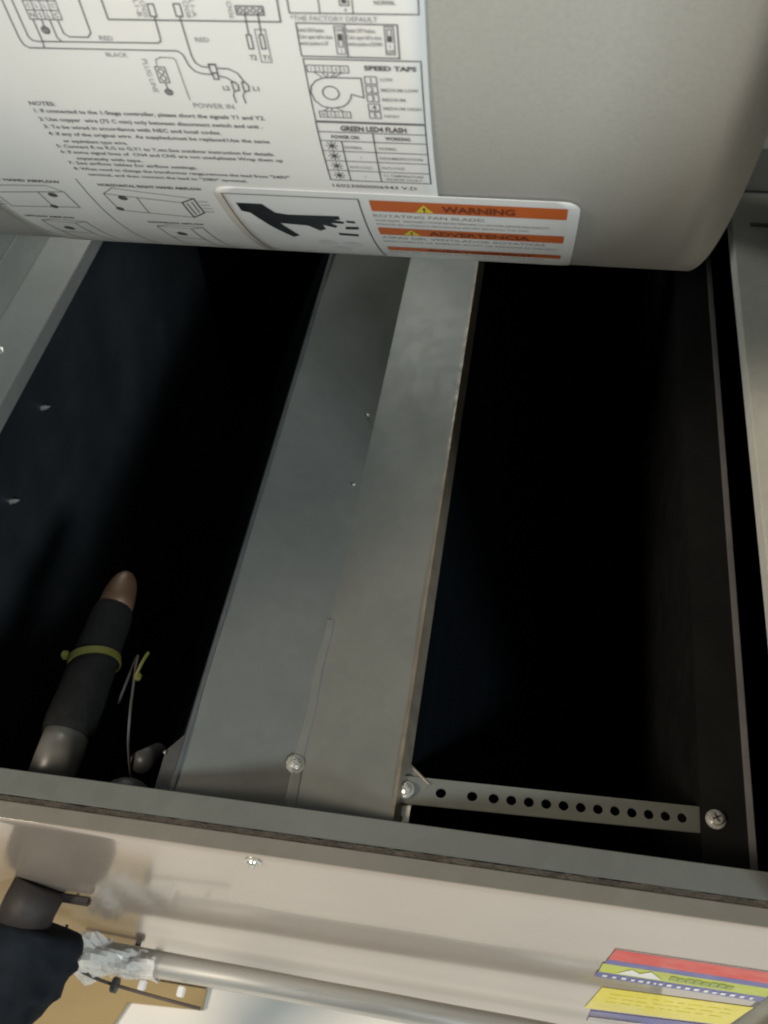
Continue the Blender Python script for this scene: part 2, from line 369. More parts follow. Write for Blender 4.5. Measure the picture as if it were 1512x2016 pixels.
# ================================================================== PERFORATED STRAP
strap = thing('perforated_strap', 'flat galvanised perforated hanger strap bridging from the plate corner to the right side', 'strap')
ax, ay, az = -0.050, 0.1852, -0.0178; bx_, by, bz = 0.1165, 0.2080, -0.0638
def sz(x): return az + (bz - az) * (x - ax) / (bx_ - ax)
hx_px = [870, 930, 972, 1007, 1040, 1075, 1109, 1145, 1180, 1215, 1250, 1286, 1323, 1358]
# hole positions along the strap: even pitch beyond the first two
hx = [-0.0262, -0.0100] + [0.0012 + 0.00925 * i for i in range(12)]
edges = [ax] + [-0.034, -0.0185] + [(hx[i] + hx[i + 1]) / 2 for i in range(1, 13)] + [bx_]
hw = 0.0073
cells = []
for i, x in enumerate(hx):
    x0, x1 = edges[i + 1], edges[i + 2]
    cells.append(ring_cell(x, 0, x0, x1, -hw, hw, 0.0027, lambda q: 0, 0.0011))
pts = [(ax + 0.003, -hw), (edges[1], -hw), (edges[1], hw), (ax + 0.003, hw), (ax + 0.0008, hw - 0.0022), (ax, hw - 0.005), (ax, -hw + 0.005), (ax + 0.0008, -hw + 0.0022)]
cells.append(prism(pts, -0.0011, 0))
V, F = join(*cells)
V = [Vector((x, ay + (by - ay) * (x - ax) / (bx_ - ax) + y, sz(x) + z)) for x, y, z in V]
so = obj('strap_band', (V, F), 'strap', strap)
screw(strap, (-0.0440, 0.1856, sz(-0.044) + 0.0003), (-0.1, 0, 1), 0.0045)

# ================================================================== REFRIGERANT LINE in the left bay
line = thing('insulated_pipe', 'copper suction line with black foam sleeve lying in the dark left bay', 'pipe')
def lp(t): return Vector((-0.2465 - 0.0005 * t, 0.1477 + 0.167 * t, -0.0485))
obj('bare_pipe', tube([lp(0.12), lp(0.37)], 0.0130, 28), 'alu', line, smooth=True)
obj('foam_sleeve', tube([lp(0.33 + 0.52 * i / 14) for i in range(15)], [0.0146 - 0.0002 * i + 0.0008 * (0 < i < 14) for i in range(15)], 28, jit=0.012), 'foam', line, smooth=True)
dv = (lp(1) - lp(0)).normalized()
obj('copper_end', lathe(lp(0.84), dv, [(0, 0.0112), (0.010, 0.0106)] + [(0.010 + 0.020 * math.sin(a), 0.0102 * math.cos(a)) for a in (0.3, 0.6, 0.9, 1.2, 1.4, 1.55)], 24), 'copper', line, smooth=True)
def tie(name, t, r, label, head_ang):
    th = thing(name, label, 'zip tie', 'yellow zip ties in the left bay')
    c = lp(t); d, u, w = frame_of(dv + Vector((-0.30, 0, 0)))
    V, F = [], []; n = 40
    for k in range(n):
        a = 2 * math.pi * k / n; q = u * math.cos(a) + w * math.sin(a)
        for rr, hh in ((r, -0.0022), (r + 0.0011, -0.0022), (r + 0.0011, 0.0022), (r, 0.0022)): V.append(c + q * rr + d * hh)
    for k in range(n):
        j = (k + 1) % n; F += [(4 * k + i, 4 * k + (i + 1) % 4, 4 * j + (i + 1) % 4, 4 * j + i) for i in range(4)]
    obj('band', (V, F), 'yellow_tie', th)
    return th, c
t1, c1 = tie('zip_tie', 0.62, 0.0149, 'yellow nylon zip tie around the black foam pipe sleeve', 0)
obj('tie_head', [[Vector(v) for v in box(-0.2650, -0.2605, 0.2480, 0.2525, -0.0440, -0.0390)[0]], box(0, 1, 0, 1, 0, 1)[1]], 'yellow_tie', t1, bevel=0.0008)
t2 = thing('zip_tie', 'small yellow zip tie knot holding the thin grey sensor wire', 'zip tie', 'yellow zip ties in the left bay')
obj('tie_head', lathe((-0.2114, 0.2378, -0.0358), (0.3, 0.2, 1), [(0, 0.0020), (0.002, 0.0026), (0.004, 0.0018)], 6), 'yellow_tie', t2)
obj('tie_tail', tube(smooth_path([(-0.2114, 0.2378, -0.0322), (-0.2096, 0.2461, -0.0305), (-0.2083, 0.2532, -0.0314)]), 0.0010, 8), 'yellow_tie', t2, smooth=True)
wr = obj('sensor_wire', tube(smooth_path([(-0.2268, 0.2303, -0.0569), (-0.2162, 0.2514, -0.0358), (-0.2132, 0.2426, -0.0327), (-0.2114, 0.2303, -0.0349), (-0.2083, 0.2145, -0.0358), (-0.2070, 0.1978, -0.0481), (-0.2039, 0.1758, -0.0762)]), 0.0008, 8), 'bead', None, smooth=True)
tag(wr, 'thin grey sensor wire hanging beside the foam-sleeved pipe', 'wire')
st = thing('liquid_line_stub', 'small dark grey rounded pipe cap just behind the front rail', 'pipe')
obj('cap', lathe((-0.1987, 0.1600, -0.0481), (0, 1, 0.12), [(-0.014, 0.0135), (0.012, 0.0135)] + [(0.012 + 0.010 * math.sin(a), 0.0135 * math.cos(a)) for a in (0.3, 0.7, 1.1, 1.4, 1.55)], 24), 'grey_plastic', st, smooth=True)
obj('stem', tube([(-0.2004, 0.1951, -0.0542), (-0.2004, 0.2110, -0.0762)], [0.0065, 0.0055], 16), 'grey_plastic', st, smooth=True)

# ================================================================== BLOWER HOUSING
HR, HY, HZ = 230.0, 498.5, 366.0          # scroll radius and axis, millimetres
bl = thing('blower_housing', 'curved grey sheet-metal blower scroll carrying wiring diagram and warning stickers', 'blower')
def wrap(u, v, off=0.0):
    a = v / HR
    return Vector((u / 1000, (HY - (HR + off) * math.cos(a)) / 1000, (HZ + (HR + off) * math.sin(a)) / 1000))
V, F = [], []; nu, nv = 24, 150
v0, v1 = -HR * rad(155), HR * rad(80)
for j in range(nv + 1):
    v = v0 + (v1 - v0) * j / nv
    for i in range(nu + 1):
        u = -275 + 339 * i / nu
        V.append(wrap(u, v, 0.35 * math.sin(u * 0.021 + 1) * math.sin(v * 0.013)))
for j in range(nv):
    for i in range(nu):
        b = j * (nu + 1) + i; F.append((b, b + 1, b + nu + 2, b + nu + 1))
obj('scroll_wrapper', (V, F), 'housing', bl, smooth=True, solid=0.0012)
def side_plate(x):
    V = [Vector((x, HY / 1000, HZ / 1000))]; F = []
    ri = 0.11; n = 80; V = []
    for k in range(n + 1):
        a = rad(-155) + rad(235) * k / n
        for r in (ri, HR / 1000 - 0.0015):
            V.append(Vector((x, HY / 1000 - r * math.cos(a), HZ / 1000 + r * math.sin(a))))
    for k in range(n): F.append((2 * k, 2 * k + 1, 2 * k + 3, 2 * k + 2))
    return V, F
obj('side_plate', side_plate(0.0625), 'housing', bl, solid=0.001)
obj('side_plate', side_plate(-0.2735), 'housing', bl, solid=0.001)
for x in (-0.290, 0.066):
    obj('mounting_leg', join(box(x, x + 0.0015, 0.66, 0.72, 0.0015, 0.22), box(x + 0.0002, x + 0.02, 0.662, 0.718, 0.0005, 0.0014)), 'wall', bl)
obj('deck_rail', box(-0.39, 0.178, 0.70, 0.76, 0.0003, 0.0018), 'wall', bl)

class Print:
    """flat print in label millimetres (u across, v up the scroll), wrapped on to the curved sheet"""
    def __init__(s, off): s.V = []; s.F = []; s.off = off
    def poly(s, pts):
        b = len(s.V); s.V += pts; s.F.append(tuple(range(b, b + len(pts))))
    def slices(s, pts, step=2.0):
        vs = sorted(set([q[1] for q in pts])); lev = []
        for a, b in zip(vs[:-1], vs[1:]):
            n = max(1, int((b - a) / step)); lev += [a + (b - a) * k / n for k in range(n)]
        lev.append(vs[-1]); E = list(zip(pts, pts[1:] + pts[:1]))
        for a, b in zip(lev[:-1], lev[1:]):
            if b - a < 1e-5: continue
            mid = (a + b) / 2; X = []
            for (x0, y0), (x1, y1) in E:
                if (y0 - mid) * (y1 - mid) < 0:
                    fx = lambda y: x0 + (x1 - x0) * (y - y0) / (y1 - y0)
                    X.append((fx(mid), fx(a), fx(b)))
            X.sort()
            for l, q in zip(X[::2], X[1::2]): s.poly([(l[1], a), (q[1], a), (q[2], b), (l[2], b)])
    def line(s, pts, w=0.30, closed=False):
        pts = list(pts) + ([pts[0]] if closed else [])
        for (x0, y0), (x1, y1) in zip(pts[:-1], pts[1:]):
            L = math.hypot(x1 - x0, y1 - y0)
            if L < 1e-6: continue
            dx, dy = (x1 - x0) / L, (y1 - y0) / L; e = w * 0.4
            x0e, y0e, x1e, y1e = x0 - dx * e, y0 - dy * e, x1 + dx * e, y1 + dy * e
            n = max(1, int(L / 5))
            for k in range(n):
                t0, t1 = k / n, (k + 1) / n
                a = (x0e + (x1e - x0e) * t0, y0e + (y1e - y0e) * t0); c = (x0e + (x1e - x0e) * t1, y0e + (y1e - y0e) * t1)
                px, py = -dy * w / 2, dx * w / 2
                s.poly([(a[0] - px, a[1] - py), (c[0] - px, c[1] - py), (c[0] + px, c[1] + py), (a[0] + px, a[1] + py)])
    def dashed(s, pts, w=0.3, dash=0.9, gap=0.7):
        for (x0, y0), (x1, y1) in zip(pts[:-1], pts[1:]):
            L = math.hypot(x1 - x0, y1 - y0); t = 0
            while t < L:
                e = min(L, t + dash); s.line([(x0 + (x1 - x0) * t / L, y0 + (y1 - y0) * t / L), (x0 + (x1 - x0) * e / L, y0 + (y1 - y0) * e / L)], w); t += dash + gap
    def rect(s, x0, y0, x1, y1, w=0.3): s.line([(x0, y0), (x1, y0), (x1, y1), (x0, y1)], w, True)
    def fill(s, x0, y0, x1, y1):
        n = max(1, int(abs(x1 - x0) / 8)); k = max(1, int(abs(y1 - y0) / 4))
        for i in range(n):
            for j in range(k):
                a, b = x0 + (x1 - x0) * i / n, x0 + (x1 - x0) * (i + 1) / n; c, d = y0 + (y1 - y0) * j / k, y0 + (y1 - y0) * (j + 1) / k
                s.poly([(a, c), (b, c), (b, d), (a, d)])
    def ring(s, cx, cy, rx, ry, w=0.3, n=20): s.line([(cx + rx * math.cos(2 * math.pi * k / n), cy + ry * math.sin(2 * math.pi * k / n)) for k in range(n)], w, True)
    def disc(s, cx, cy, rx, ry, n=14): s.poly([(cx + rx * math.cos(2 * math.pi * k / n), cy + ry * math.sin(2 * math.pi * k / n)) for k in range(n)])
    def text(s, t, u0, v, h, u1=None, bold=0.0, rot=0.0, center=False):
        """text from u0 (to u1 if given) on baseline centre v with capital height h"""
        me = text_mesh(t, bold); xs = [p.co.x for p in me.vertices]
        if not xs: return
        x0, x1 = min(xs), max(xs); sy = h / 0.70; sx = (u1 - u0) / (x1 - x0) if u1 is not None else sy
        b = len(s.V); ca, sa = math.cos(rot), math.sin(rot)
        for p in me.vertices:
            x, y = (p.co.x - x0) * sx, (p.co.y - 0.35) * sy
            if center: x -= (x1 - x0) * sx / 2
            s.V.append((u0 + x * ca - y * sa, v + x * sa + y * ca))
        for f in me.polygons: s.F.append(tuple(b + i for i in f.vertices))
        bpy.data.meshes.remove(me)
    def build(s, name, mt, parent):
        return obj(name, ([wrap(u, v, s.off) for u, v in s.V], s.F), mt, parent)
def text_mesh(t, bold=0.0):
    cu = bpy.data.curves.new('t', 'FONT'); cu.body = t; cu.resolution_u = 2; cu.offset = bold
    o = bpy.data.objects.new('t', cu); C.objects.link(o); bpy.context.view_layer.update()
    me = bpy.data.meshes.new_from_object(o.evaluated_get(bpy.context.evaluated_depsgraph_get()))
    bpy.data.objects.remove(o); bpy.data.curves.remove(cu)
    return me

def sticker(name, u0, u1, v0, v1, off, mt, parent, r=3.0, wob=0.0):
    V, F = [], []; nu = max(4, int((u1 - u0) / 6)); vs = []
    n = max(6, int((v1 - v0) / 5))
    for j in range(n + 1): vs.append(v0 + (v1 - v0) * j / n)
    vs += [v0 + r * (1 - math.cos(a)) for a in (0.4, 0.8, 1.2)] + [v1 - r * (1 - math.cos(a)) for a in (0.4, 0.8, 1.2)]
    vs = sorted(vs)
    for v in vs:
        q = min(v - v0, v1 - v, r); ins = r - math.sqrt(max(0, r * r - (r - q) ** 2))
        for i in range(nu + 1):
            u = u0 + ins + (u1 - u0 - 2 * ins) * i / nu
            V.append(wrap(u, v, off + wob * math.sin(u * 0.11 + v * 0.05) * math.sin(v * 0.09)))
    for j in range(len(vs) - 1):
        for i in range(nu):
            b = j * (nu + 1) + i; F.append((b, b + 1, b + nu + 2, b + nu + 1))
    o = obj(name, (V, F), mt, parent, smooth=True, solid=0.0001)
    return o

# ---- wiring diagram sticker
lab = sticker('wiring_label', -221, -37.8, -212, 60, 0.45, 'paper', bl, 2.0, 0.06)
lab['label'] = 'large white wiring diagram sticker with schematic, notes and tables'
O1 = 0.62
p = Print(O1); w = 0.36
p.line([(-163.3, -20), (-163.2, -42.5), (-162.7, -44.6), (-161.4, -45.6), (-157, -45.6), (-113.7, -45.4), (-112.2, -46.7), (-111.4, -50.6), (-110, -52.6), (-108.2, -53.3), (-104.9, -53.6)], w)
p.line([(-103, -54.0), (-100.5, -54.6), (-98.4, -56.4)], w)
p.line([(-160.2, -20), (-160.0, -41.8), (-159.2, -43.0), (-157.6, -43.3), (-119, -42.9), (-118, -42.4), (-117.7, -41.1), (-117.5, -34.4)], w)
p.line([(-156, -36), (-156, -43.4), (-156.4, -45.5)], w); p.line([(-153.3, -36), (-153.4, -38.6)], w)
p.line([(-150.7, -36), (-150.7, -41.8), (-149.7, -43.2)], w)
p.line([(-148.2, -36), (-148, -40.4), (-146.5, -41.5), (-140.6, -41.5), (-139.2, -40), (-139, -20)], w)
for k in range(5): p.line([(-156.9 + 2.57 * k, -20), (-156.9 + 2.57 * k, -35.9)], 0.26)
p.line([(-156.9, -33), (-146.6, -33)], 0.26); p.line([(-156.9, -35.9), (-146.6, -35.9)], 0.3); p.line([(-156.9, -30), (-146.6, -30)], 0.26)
p.line([(-132.2, -18), (-132.1, -35.5), (-79.7, -35.2), (-79.6, -18)], 0.4)
p.rect(-118.6, -34.3, -116.7, -30.5, w); p.rect(-110.7, -34.1, -108.7, -30.3, w)
p.line([(-109.7, -34.1), (-109.6, -47), (-109.1, -49.4), (-107.5, -50.7), (-104.9, -51)], w); p.line([(-102.4, -51.2), (-99.1, -51.3), (-96.6, -52.8), (-95.2, -56)], w)
p.rect(-105.0, -53.0, -102.9, -49.8, 0.4); p.rect(-104.6, -55.3, -103.0, -53.0, 0.4); p.fill(-105.3, -50.2, -102.6, -49.6)
for cx in (-98.6, -95.3): p.line([(cx - .7, -56.2), (cx + .4, -56.2), (cx + 1.2, -57.4), (cx + 1.0, -59.4), (cx - .6, -59.8)], 0.4, True)
p.line([(-99.2, -59.9), (-99.9, -61.5), (-99.7, -64.3)], w); p.line([(-95.9, -59.9), (-96.8, -61.5), (-96.6, -64.5)], w)
p.rect(-92.3, -33.2, -84.2, -30.6, w)
for k in range(4): p.ring(-91.1 + 1.95 * k, -31.9, 0.65, 0.7, 0.28, 14)
p.line([(-89.9, -32.6), (-90.1, -39.5)], w); p.line([(-86, -32.6), (-86.3, -39.4)], w)
p.rect(-90.9, -44.1, -89.5, -39.5, w); p.rect(-87, -44, -85.7, -39.4, w)
p.dashed([(-88, -37.7), (-84.8, -37.7), (-84.8, -48.6), (-88, -48.6), (-88, -37.7)], 0.28, 0.5, 0.4)
for cx, cy in ((-153.4, -39.4), (-121.0, -60.9)):
    for k in range(4): p.line([(cx - 1.1 + .15 * k, cy + .6 - .45 * k), (cx + 1.1 - .15 * k, cy + .6 - .45 * k)], 0.26)
    p.ring(cx, cy, 1.25, 1.2, 0.3)
p.rect(-122.7, -57.2, -119.5, -51.3, 0.3); p.ring(-121.1, -53.0, 0.9, 1.0, 0.3, 14); p.ring(-121.1, -55.5, 0.9, 1.0, 0.3, 14); p.line([(-121, -57.2), (-121, -60)], w)
p.dashed([(-121.9, -51.3), (-121.4, -48.6), (-119.6, -47.8), (-115.9, -47.9), (-115.1, -48.6), (-114.9, -64)], 0.3, 0.7, 0.5)
for t, u0, u1, v, h in (('T2', -91.4, -89.2, -47.0, 1.7), ('T1', -87.3, -85.4, -47.0, 1.7), ('L2', -102.6, -100.5, -58.6, 1.7), ('L1', -92.9, -91, -58.5, 1.7)): p.text(t, u0, v, h, u1, 0.012)
for k, (a, b) in enumerate(zip('CLLC', 'NSLC')): p.text(a, -155.6 + 2.57 * k, -31.5, 1.3, center=True); p.text(b, -155.6 + 2.57 * k, -34.5, 1.5, center=True)
p.build('schematic_lines', 'ink', lab)
p = Print(O1)
p.text('RED', -137.1, -41.6, 1.5, -132.8, 0.008); p.text('RED', -107, -41.4, 1.5, -102.7, 0.008); p.text('BLACK', -137, -47.3, 1.5, -130.1, 0.008)
p.text('POWER IN', -114.4, -66.1, 2.1, -100.9, 0.004)
p.text('PLUG LINE', -125.2, -48.6, 1.7, -112.6, 0.0, -math.pi / 2)
for t, u, v in (('CN35', -119.9, -29.4), ('L1-B', -121.8, -29.2), ('CN38', -106.9, -29.2), ('L1-A', -105.0, -29.0), ('CN36', -94.0, -29.2)): p.text(t, u, v, 1.4, u + 5.2, 0.006, -math.pi / 2)
p.build('wire_text', 'pale_ink', lab)

notes = [('NOTES:', -171.5, -162.4), ('1: If connected to the 1-Stage controller, please short the signals Y1 and Y2.', -171.2, -91.7), ('2: Use copper  wire (75 C min) only between disconnect switch and unit .', -171.3, -93.5),
         ('3: To be wired in accordance with NEC and local codes.', -171.2, -108.5), ('4: If any of the original wire  As supplied,must be replaced.Use the same', -171.2, -92.6), ('or equivalent type wire.', -167.4, -144.0),
         ('5: Connect R to R,G to G,Y1 to Y,etc.See outdoor instruction for details.', -171.2, -92.4), ('6: If some signal lines of  CN4 and CN5 are not used,please Wrap them up', -171.2, -90.2), ('separately with tape.', -166.8, -142.2),
         ('7: See airflow tables for airflow settings.', -171.2, -122.8), ('8: When need to change the transformer range,remove the lead from "240V"', -170.7, -90.0), ('terminal, and then connect the lead to "208V" terminal.', -167.0, -106.4)]
vn = [-67.5, -70.7, -74.6, -78.2, -81.7, -85.3, -88.3, -91.5, -95.0, -98.0, -101.6, -105.2]
p = Print(O1)
for (t, u0, u1), v in zip(notes, vn): p.text(t, u0, v, 1.75, u1, 0.014)
p.build('notes_text', 'ink', lab)
# dip switch table
p = Print(O1)
p.line([(-76.8, -15), (-76.7, -32.4), (-39.5, -32.2), (-39.5, -15)], 0.34); p.line([(-67.8, -15), (-67.8, -32.4)], 0.3); p.line([(-58.2, -15), (-58.2, -32.3)], 0.3)
p.rect(-61.8, -29.9, -59.2, -20, 0.3); p.fill(-61.2, -29.3, -59.8, -28.0); p.text('4', -60.4, -31.2, 1.1, center=True); p.text('NORMAL', -52.0, -28.9, 1.3, -46.0)
p.rect(-75.3, -46.1, -45.9, -35.4, 0.36); p.line([(-61.1, -35.4), (-61.1, -46)], 0.3)
p.rect(-64.3, -45.1, -61.7, -36.2, 0.26); p.rect(-63.5, -42.8, -62.3, -38.6, 0.26); p.fill(-63.4, -40.6, -62.4, -38.8); p.rect(-49.7, -44.9, -47.1, -36, 0.26); p.rect(-49.0, -40.7, -47.8, -36.8, 0.26); p.fill(-48.9, -40.6, -47.9, -38.9)
p.text('ON', -63.9, -37.3, 1.1, -62.0); p.text('1', -62.9, -44.0, 1.1, center=True); p.text('1', -48.4, -42.2, 1.1, center=True); p.text('OFF', -49.4, -44.0, 1.3, -47.3)
p.build('switch_table', 'ink', lab)
p = Print(O1)
p.text('*THE FACTORY DEFAULT', -76.7, -33.9, 1.55, -51.4, 0.006)
for t, u0, u1, v in (('Switch ON Position:', -75, -67.3, -37.5), ('Color upper half to show', -75, -65.1, -39.6), ('switch position is UP', -75, -66.6, -41.7), ('Switch OFF Position:', -60.7, -52.3, -37.4), ('Color upper half to show', -60.7, -50.7, -39.5), ('switch position is DOWN', -60.7, -50.7, -41.6)): p.text(t, u0, v, 1.35, u1, 0.012)
p.build('switch_text', 'pale_ink', lab)
# speed taps
p = Print(O1)
p.rect(-75, -71.0, -39.6, -47.0, 0.36); p.text('SPEED TAPS', -56.9, -49.7, 1.6, -41.1, 0.03)
p.line([(-58.2, -53.4), (-58.1, -60.8), (-61.9, -59.6), (-62.3, -61.2), (-63.5, -63.2), (-65.2, -64.6), (-68.8, -65.4), (-71.8, -64.7), (-73.8, -62.5), (-74.6, -59.2), (-74, -56.7), (-72.4, -54.8), (-70.1, -53.7), (-67.5, -53.5)], 0.36, True)
p.ring(-68.3, -59.3, 2.55, 2.55, 0.36, 28)
for x0, x1 in ((-74.4, -61.7),):
    p.rect(x0, -51.6, x1, -49.2, 0.28)
    for k in range(1, 5): p.line([(x0 + (x1 - x0) * k / 5, -51.6), (x0 + (x1 - x0) * k / 5, -49.2)], 0.24)
    for k in range(5): p.text(str(k + 1), x0 + (x1 - x0) * (k + .5) / 5, -50.4, 1.2, center=True)
for a, b in (((-72.3, -51.7), (-70.1, -53.6)), ((-70, -51.7), (-68.8, -53.5)), ((-68.2, -51.7), (-68.5, -53.5)), ((-65.9, -51.7), (-67.7, -53.5)), ((-63.9, -51.7), (-66.9, -53.5)), ((-70, -65.3), (-71.8, -66.7)), ((-68.8, -65.4), (-69.2, -66.7)), ((-67.3, -65.2), (-65.1, -66.7))): p.line([a, b], 0.28)
p.rect(-73.2, -69.3, -63.2, -66.7, 0.28)
for k in range(4):
    if k: p.line([(-73.2 + 2.5 * k, -69.3), (-73.2 + 2.5 * k, -66.7)], 0.24)
    p.text('NSLC'[k], -71.95 + 2.5 * k, -68, 1.2, center=True)
for k, v in enumerate((-54.1, -57.5, -60.9, -64.5, -67.75)): p.rect(-57.1, v - 1.35, -53.5, v + 1.35, 0.28); p.text(str(k + 1), -55.3, v, 1.8, center=True, bold=0.006)
p.build('speed_table', 'ink', lab)
p = Print(O1)
for t, u0, u1, v in (('LOW', -52.3, -48.6, -53.7), ('MEDIUM LOW', -52.4, -41, -57.6), ('MEDIUM', -52.4, -45.3, -61.3), ('MEDIUM HIGH', -52.4, -40.5, -64.8), ('HIGH', -52.3, -47.9, -68.0)): p.text(t, u0, v, 1.25, u1, 0.01)
p.build('speed_text', 'pale_ink', lab)
# LED table
p = Print(O1)
p.rect(-75.1, -101.8, -39.65, -71.5, 0.42)
for v in (-75.85, -80.1, -85.2, -90.4, -95.8): p.line([(-75.1, v), (-39.7, v)], 0.34)
p.line([(-57, -75.9), (-57, -101.8)], 0.4); p.line([(-67.9, -80.1), (-67.9, -101.8)], 0.4)
p.text('GREEN LED4 FLASH', -67.4, -74.0, 2.2, -45.9, 0.03); p.text('POWER ON', -71, -78.1, 1.6, -61.9, 0.02); p.text('WORKING', -53.2, -78.1, 1.6, -45, 0.02)
for v in (-82.6, -87.8, -93.2, -98.8):
    p.disc(-71.5, v, 0.85, 1.0)
    for k in range(8):
        a = k * math.pi / 4; p.line([(-71.5 + 1.2 * math.cos(a), v + 1.3 * math.sin(a)), (-71.5 + 2.0 * math.cos(a), v + 2.1 * math.sin(a))], 0.35)
p.text('16023000006943 V.D', -75, -105.3, 2.0, -45, 0.004)
p.build('led_table', 'ink', lab)
p = Print(O1)
for t, u0, u1, v in (('NORMAL', -67.3, -61.2, -83.1), ('NORMAL', -55.7, -49.8, -83.1), ('/', -62.6, -62.1, -88.2), ('DEHUMIDIFICATION', -55.9, -41.6, -88.1), ('ANTI-COLD', -67.2, -59.2, -93.6), ('ANTI-COLD', -56.1, -48.1, -93.4), ('/', -62.5, -62.0, -99), ('T2 TEMPERATURE', -56, -41.9, -97.9), ('SENSOR FAULT', -55.3, -42.6, -100.1)): p.text(t, u0, v, 1.35, u1, 0.008)
p.build('led_text', 'pale_ink', lab)
# airflow drawings
p = Print(O1)
p.text('HORIZONTAL RIGHT HAND AIRFLOW', -166.3, -112.5, 1.8, -125.8, 0.03); p.text('LEFT HAND AIRFLOW', -211.0, -111.9, 1.8, -181.1, 0.03)
p.line([(-173.4, -109), (-173.9, -140), (-174.3, -205)], 0.4)
p.line([(-167.0, -119.5), (-137.3, -124.3), (-137.2, -138.5), (-166.6, -134.5)], 0.42, True); p.line([(-167, -119.5), (-161.8, -114.7), (-131.6, -120.2)], 0.36); p.line([(-131.4, -120.2), (-131.2, -133.0), (-137.2, -138.5), (-137.3, -124.3)], 0.7, True); p.line([(-154.5, -122.0), (-155, -136.2)], 0.4)
p.line([(-135.4, -124.6), (-135.3, -135)], .5); p.line([(-133.2, -123.4), (-133.2, -133)], .5)
p.disc(-160.5, -122.6, 1.9, 1.9); p.disc(-166.0, -133.0, 1.6, 1.8)
for k in range(4): p.line([(-130.2, -122.6 - 3 * k), (-126.8, -122.6 - 3 * k)], 0.4)
p.line([(-213.5, -122.6), (-183.2, -119.7), (-183.1, -133.7), (-213.4, -135.7)], 0.42, True); p.line([(-213, -122.5), (-207.9, -116.4), (-188.3, -115.2), (-183.2, -119.7)], 0.36); p.line([(-194.6, -121), (-194.5, -134.5)], 0.4)
p.disc(-189.3, -122.8, 1.9, 1.9); p.disc(-194.2, -134.0, 1.6, 1.8)
for k in range(4): p.line([(-218.2, -125 - 3 * k), (-214.8, -125 - 3 * k)], 0.4)
for u0, u1, v, t in ((-213.8, -191.6, -146.5, 'UPFLOW AIRFLOW'), (-159.9, -136, -146.8, 'DOWNFLOW AIRFLOW')): p.text(t, u0, v, 2.0, u1, 0.03)
for ox in (-209, -158):
    p.line([(ox, -152), (ox + 14, -154), (ox + 14, -205)], 0.4); p.line([(ox, -152), (ox, -205)], 0.4); p.line([(ox + 14, -154), (ox + 20, -151), (ox + 20, -205)], 0.4); p.line([(ox, -152), (ox + 6, -149.5), (ox + 20, -151)], 0.4); p.disc(ox + 7, -163, 2.2, 3); p.line([(ox, -170), (ox + 14, -172)], 0.5)
p.build('airflow_drawing', 'ink', lab)

# ---- warning sticker
wl = sticker('warning_label', -121.5, 12.3, -196, -109.6, 0.80, 'warn_paper', bl, 6.0)
wl['label'] = 'rounded warning sticker with cut hand pictogram and orange bars'
O2 = 0.97
p = Print(O2); p.rect(-118.6, -191, -67.2, -114.0, 0.5); p.build('pictogram_frame', 'ink', wl)
p = Print(O2)
hand = [(-115.0, -121.2), (-105.1, -121.2), (-101.6, -128.5), (-97, -129.8), (-77, -129.1), (-77.0, -132.2), (-79.6, -133), (-75.8, -134.5), (-76.4, -136.4), (-81.6, -136.2), (-79.2, -139.2), (-80.4, -141.4), (-85, -138.6), (-84.6, -143.4), (-87.4, -145.8), (-91.2, -140.3), (-102.1, -139), (-97.6, -153.6), (-100.8, -156.6), (-106.6, -143.6), (-111.7, -129.6), (-114.8, -128.3)]
p.slices(hand)
p.poly([(-76, -139.6), (-70.9, -139.1), (-71.2, -142), (-76.5, -142.6)]); p.poly([(-80.4, -147.6), (-72.4, -148.1), (-72.8, -151), (-80.3, -150.4)])
p.poly([(-75, -133), (-71.5, -133.4), (-71.5, -135.4), (-74.6, -135.2)])
b = p.build('hand_pictogram', 'black_ink', wl)
p = Print(O2 - 0.05)
for k in range(3):
    a = 2.1 * k + 0.4; p.disc(-83.0 + 6 * math.cos(a), -168 + 7 * math.sin(a), 4.2, 4.6)
p.build('fan_pictogram', 'ghost_ink', wl)
for v0_, v1_ in ((-122.8, -114.2), (-146.5, -138.4), (-172.0, -165.0)):
    p = Print(O2); p.fill(-63.2, v0_, 8.0, v1_); p.build('orange_bar', 'orange', wl)
p = Print(O2 + 0.1)
p.text('WARNING', -37, -118.7, 4.6, -10.5, 0.03); p.build('heading_text', 'dark_orange', wl)
p = Print(O2 + 0.1); p.text('ADVERTENCIA', -43.7, -142.6, 4.4, -4.7, 0.03); p.build('heading_text', 'dark_orange', wl)
p = Print(O2 + 0.1); p.text('AVERTISSEMENT', -46.7, -168.4, 4.0, -2.7, 0.03); p.build('heading_text', 'dark_orange', wl)
for cx, cy in ((-43.5, -119.2), (-50.5, -142.7)):
    p = Print(O2 + 0.1); p.poly([(cx - 3.4, cy - 2.9), (cx + 3.4, cy - 2.9), (cx, cy + 3.3)]); t = p.build('hazard_triangle', 'tri_yellow', wl)
for cx, cy in ((-43.5, -119.2), (-50.5, -142.7)):
    p = Print(O2 + 0.15); p.text('!', cx, cy - 0.7, 3.4, center=True, bold=0.02); p.build('exclamation_mark', 'black_ink', wl)
p = Print(O2)
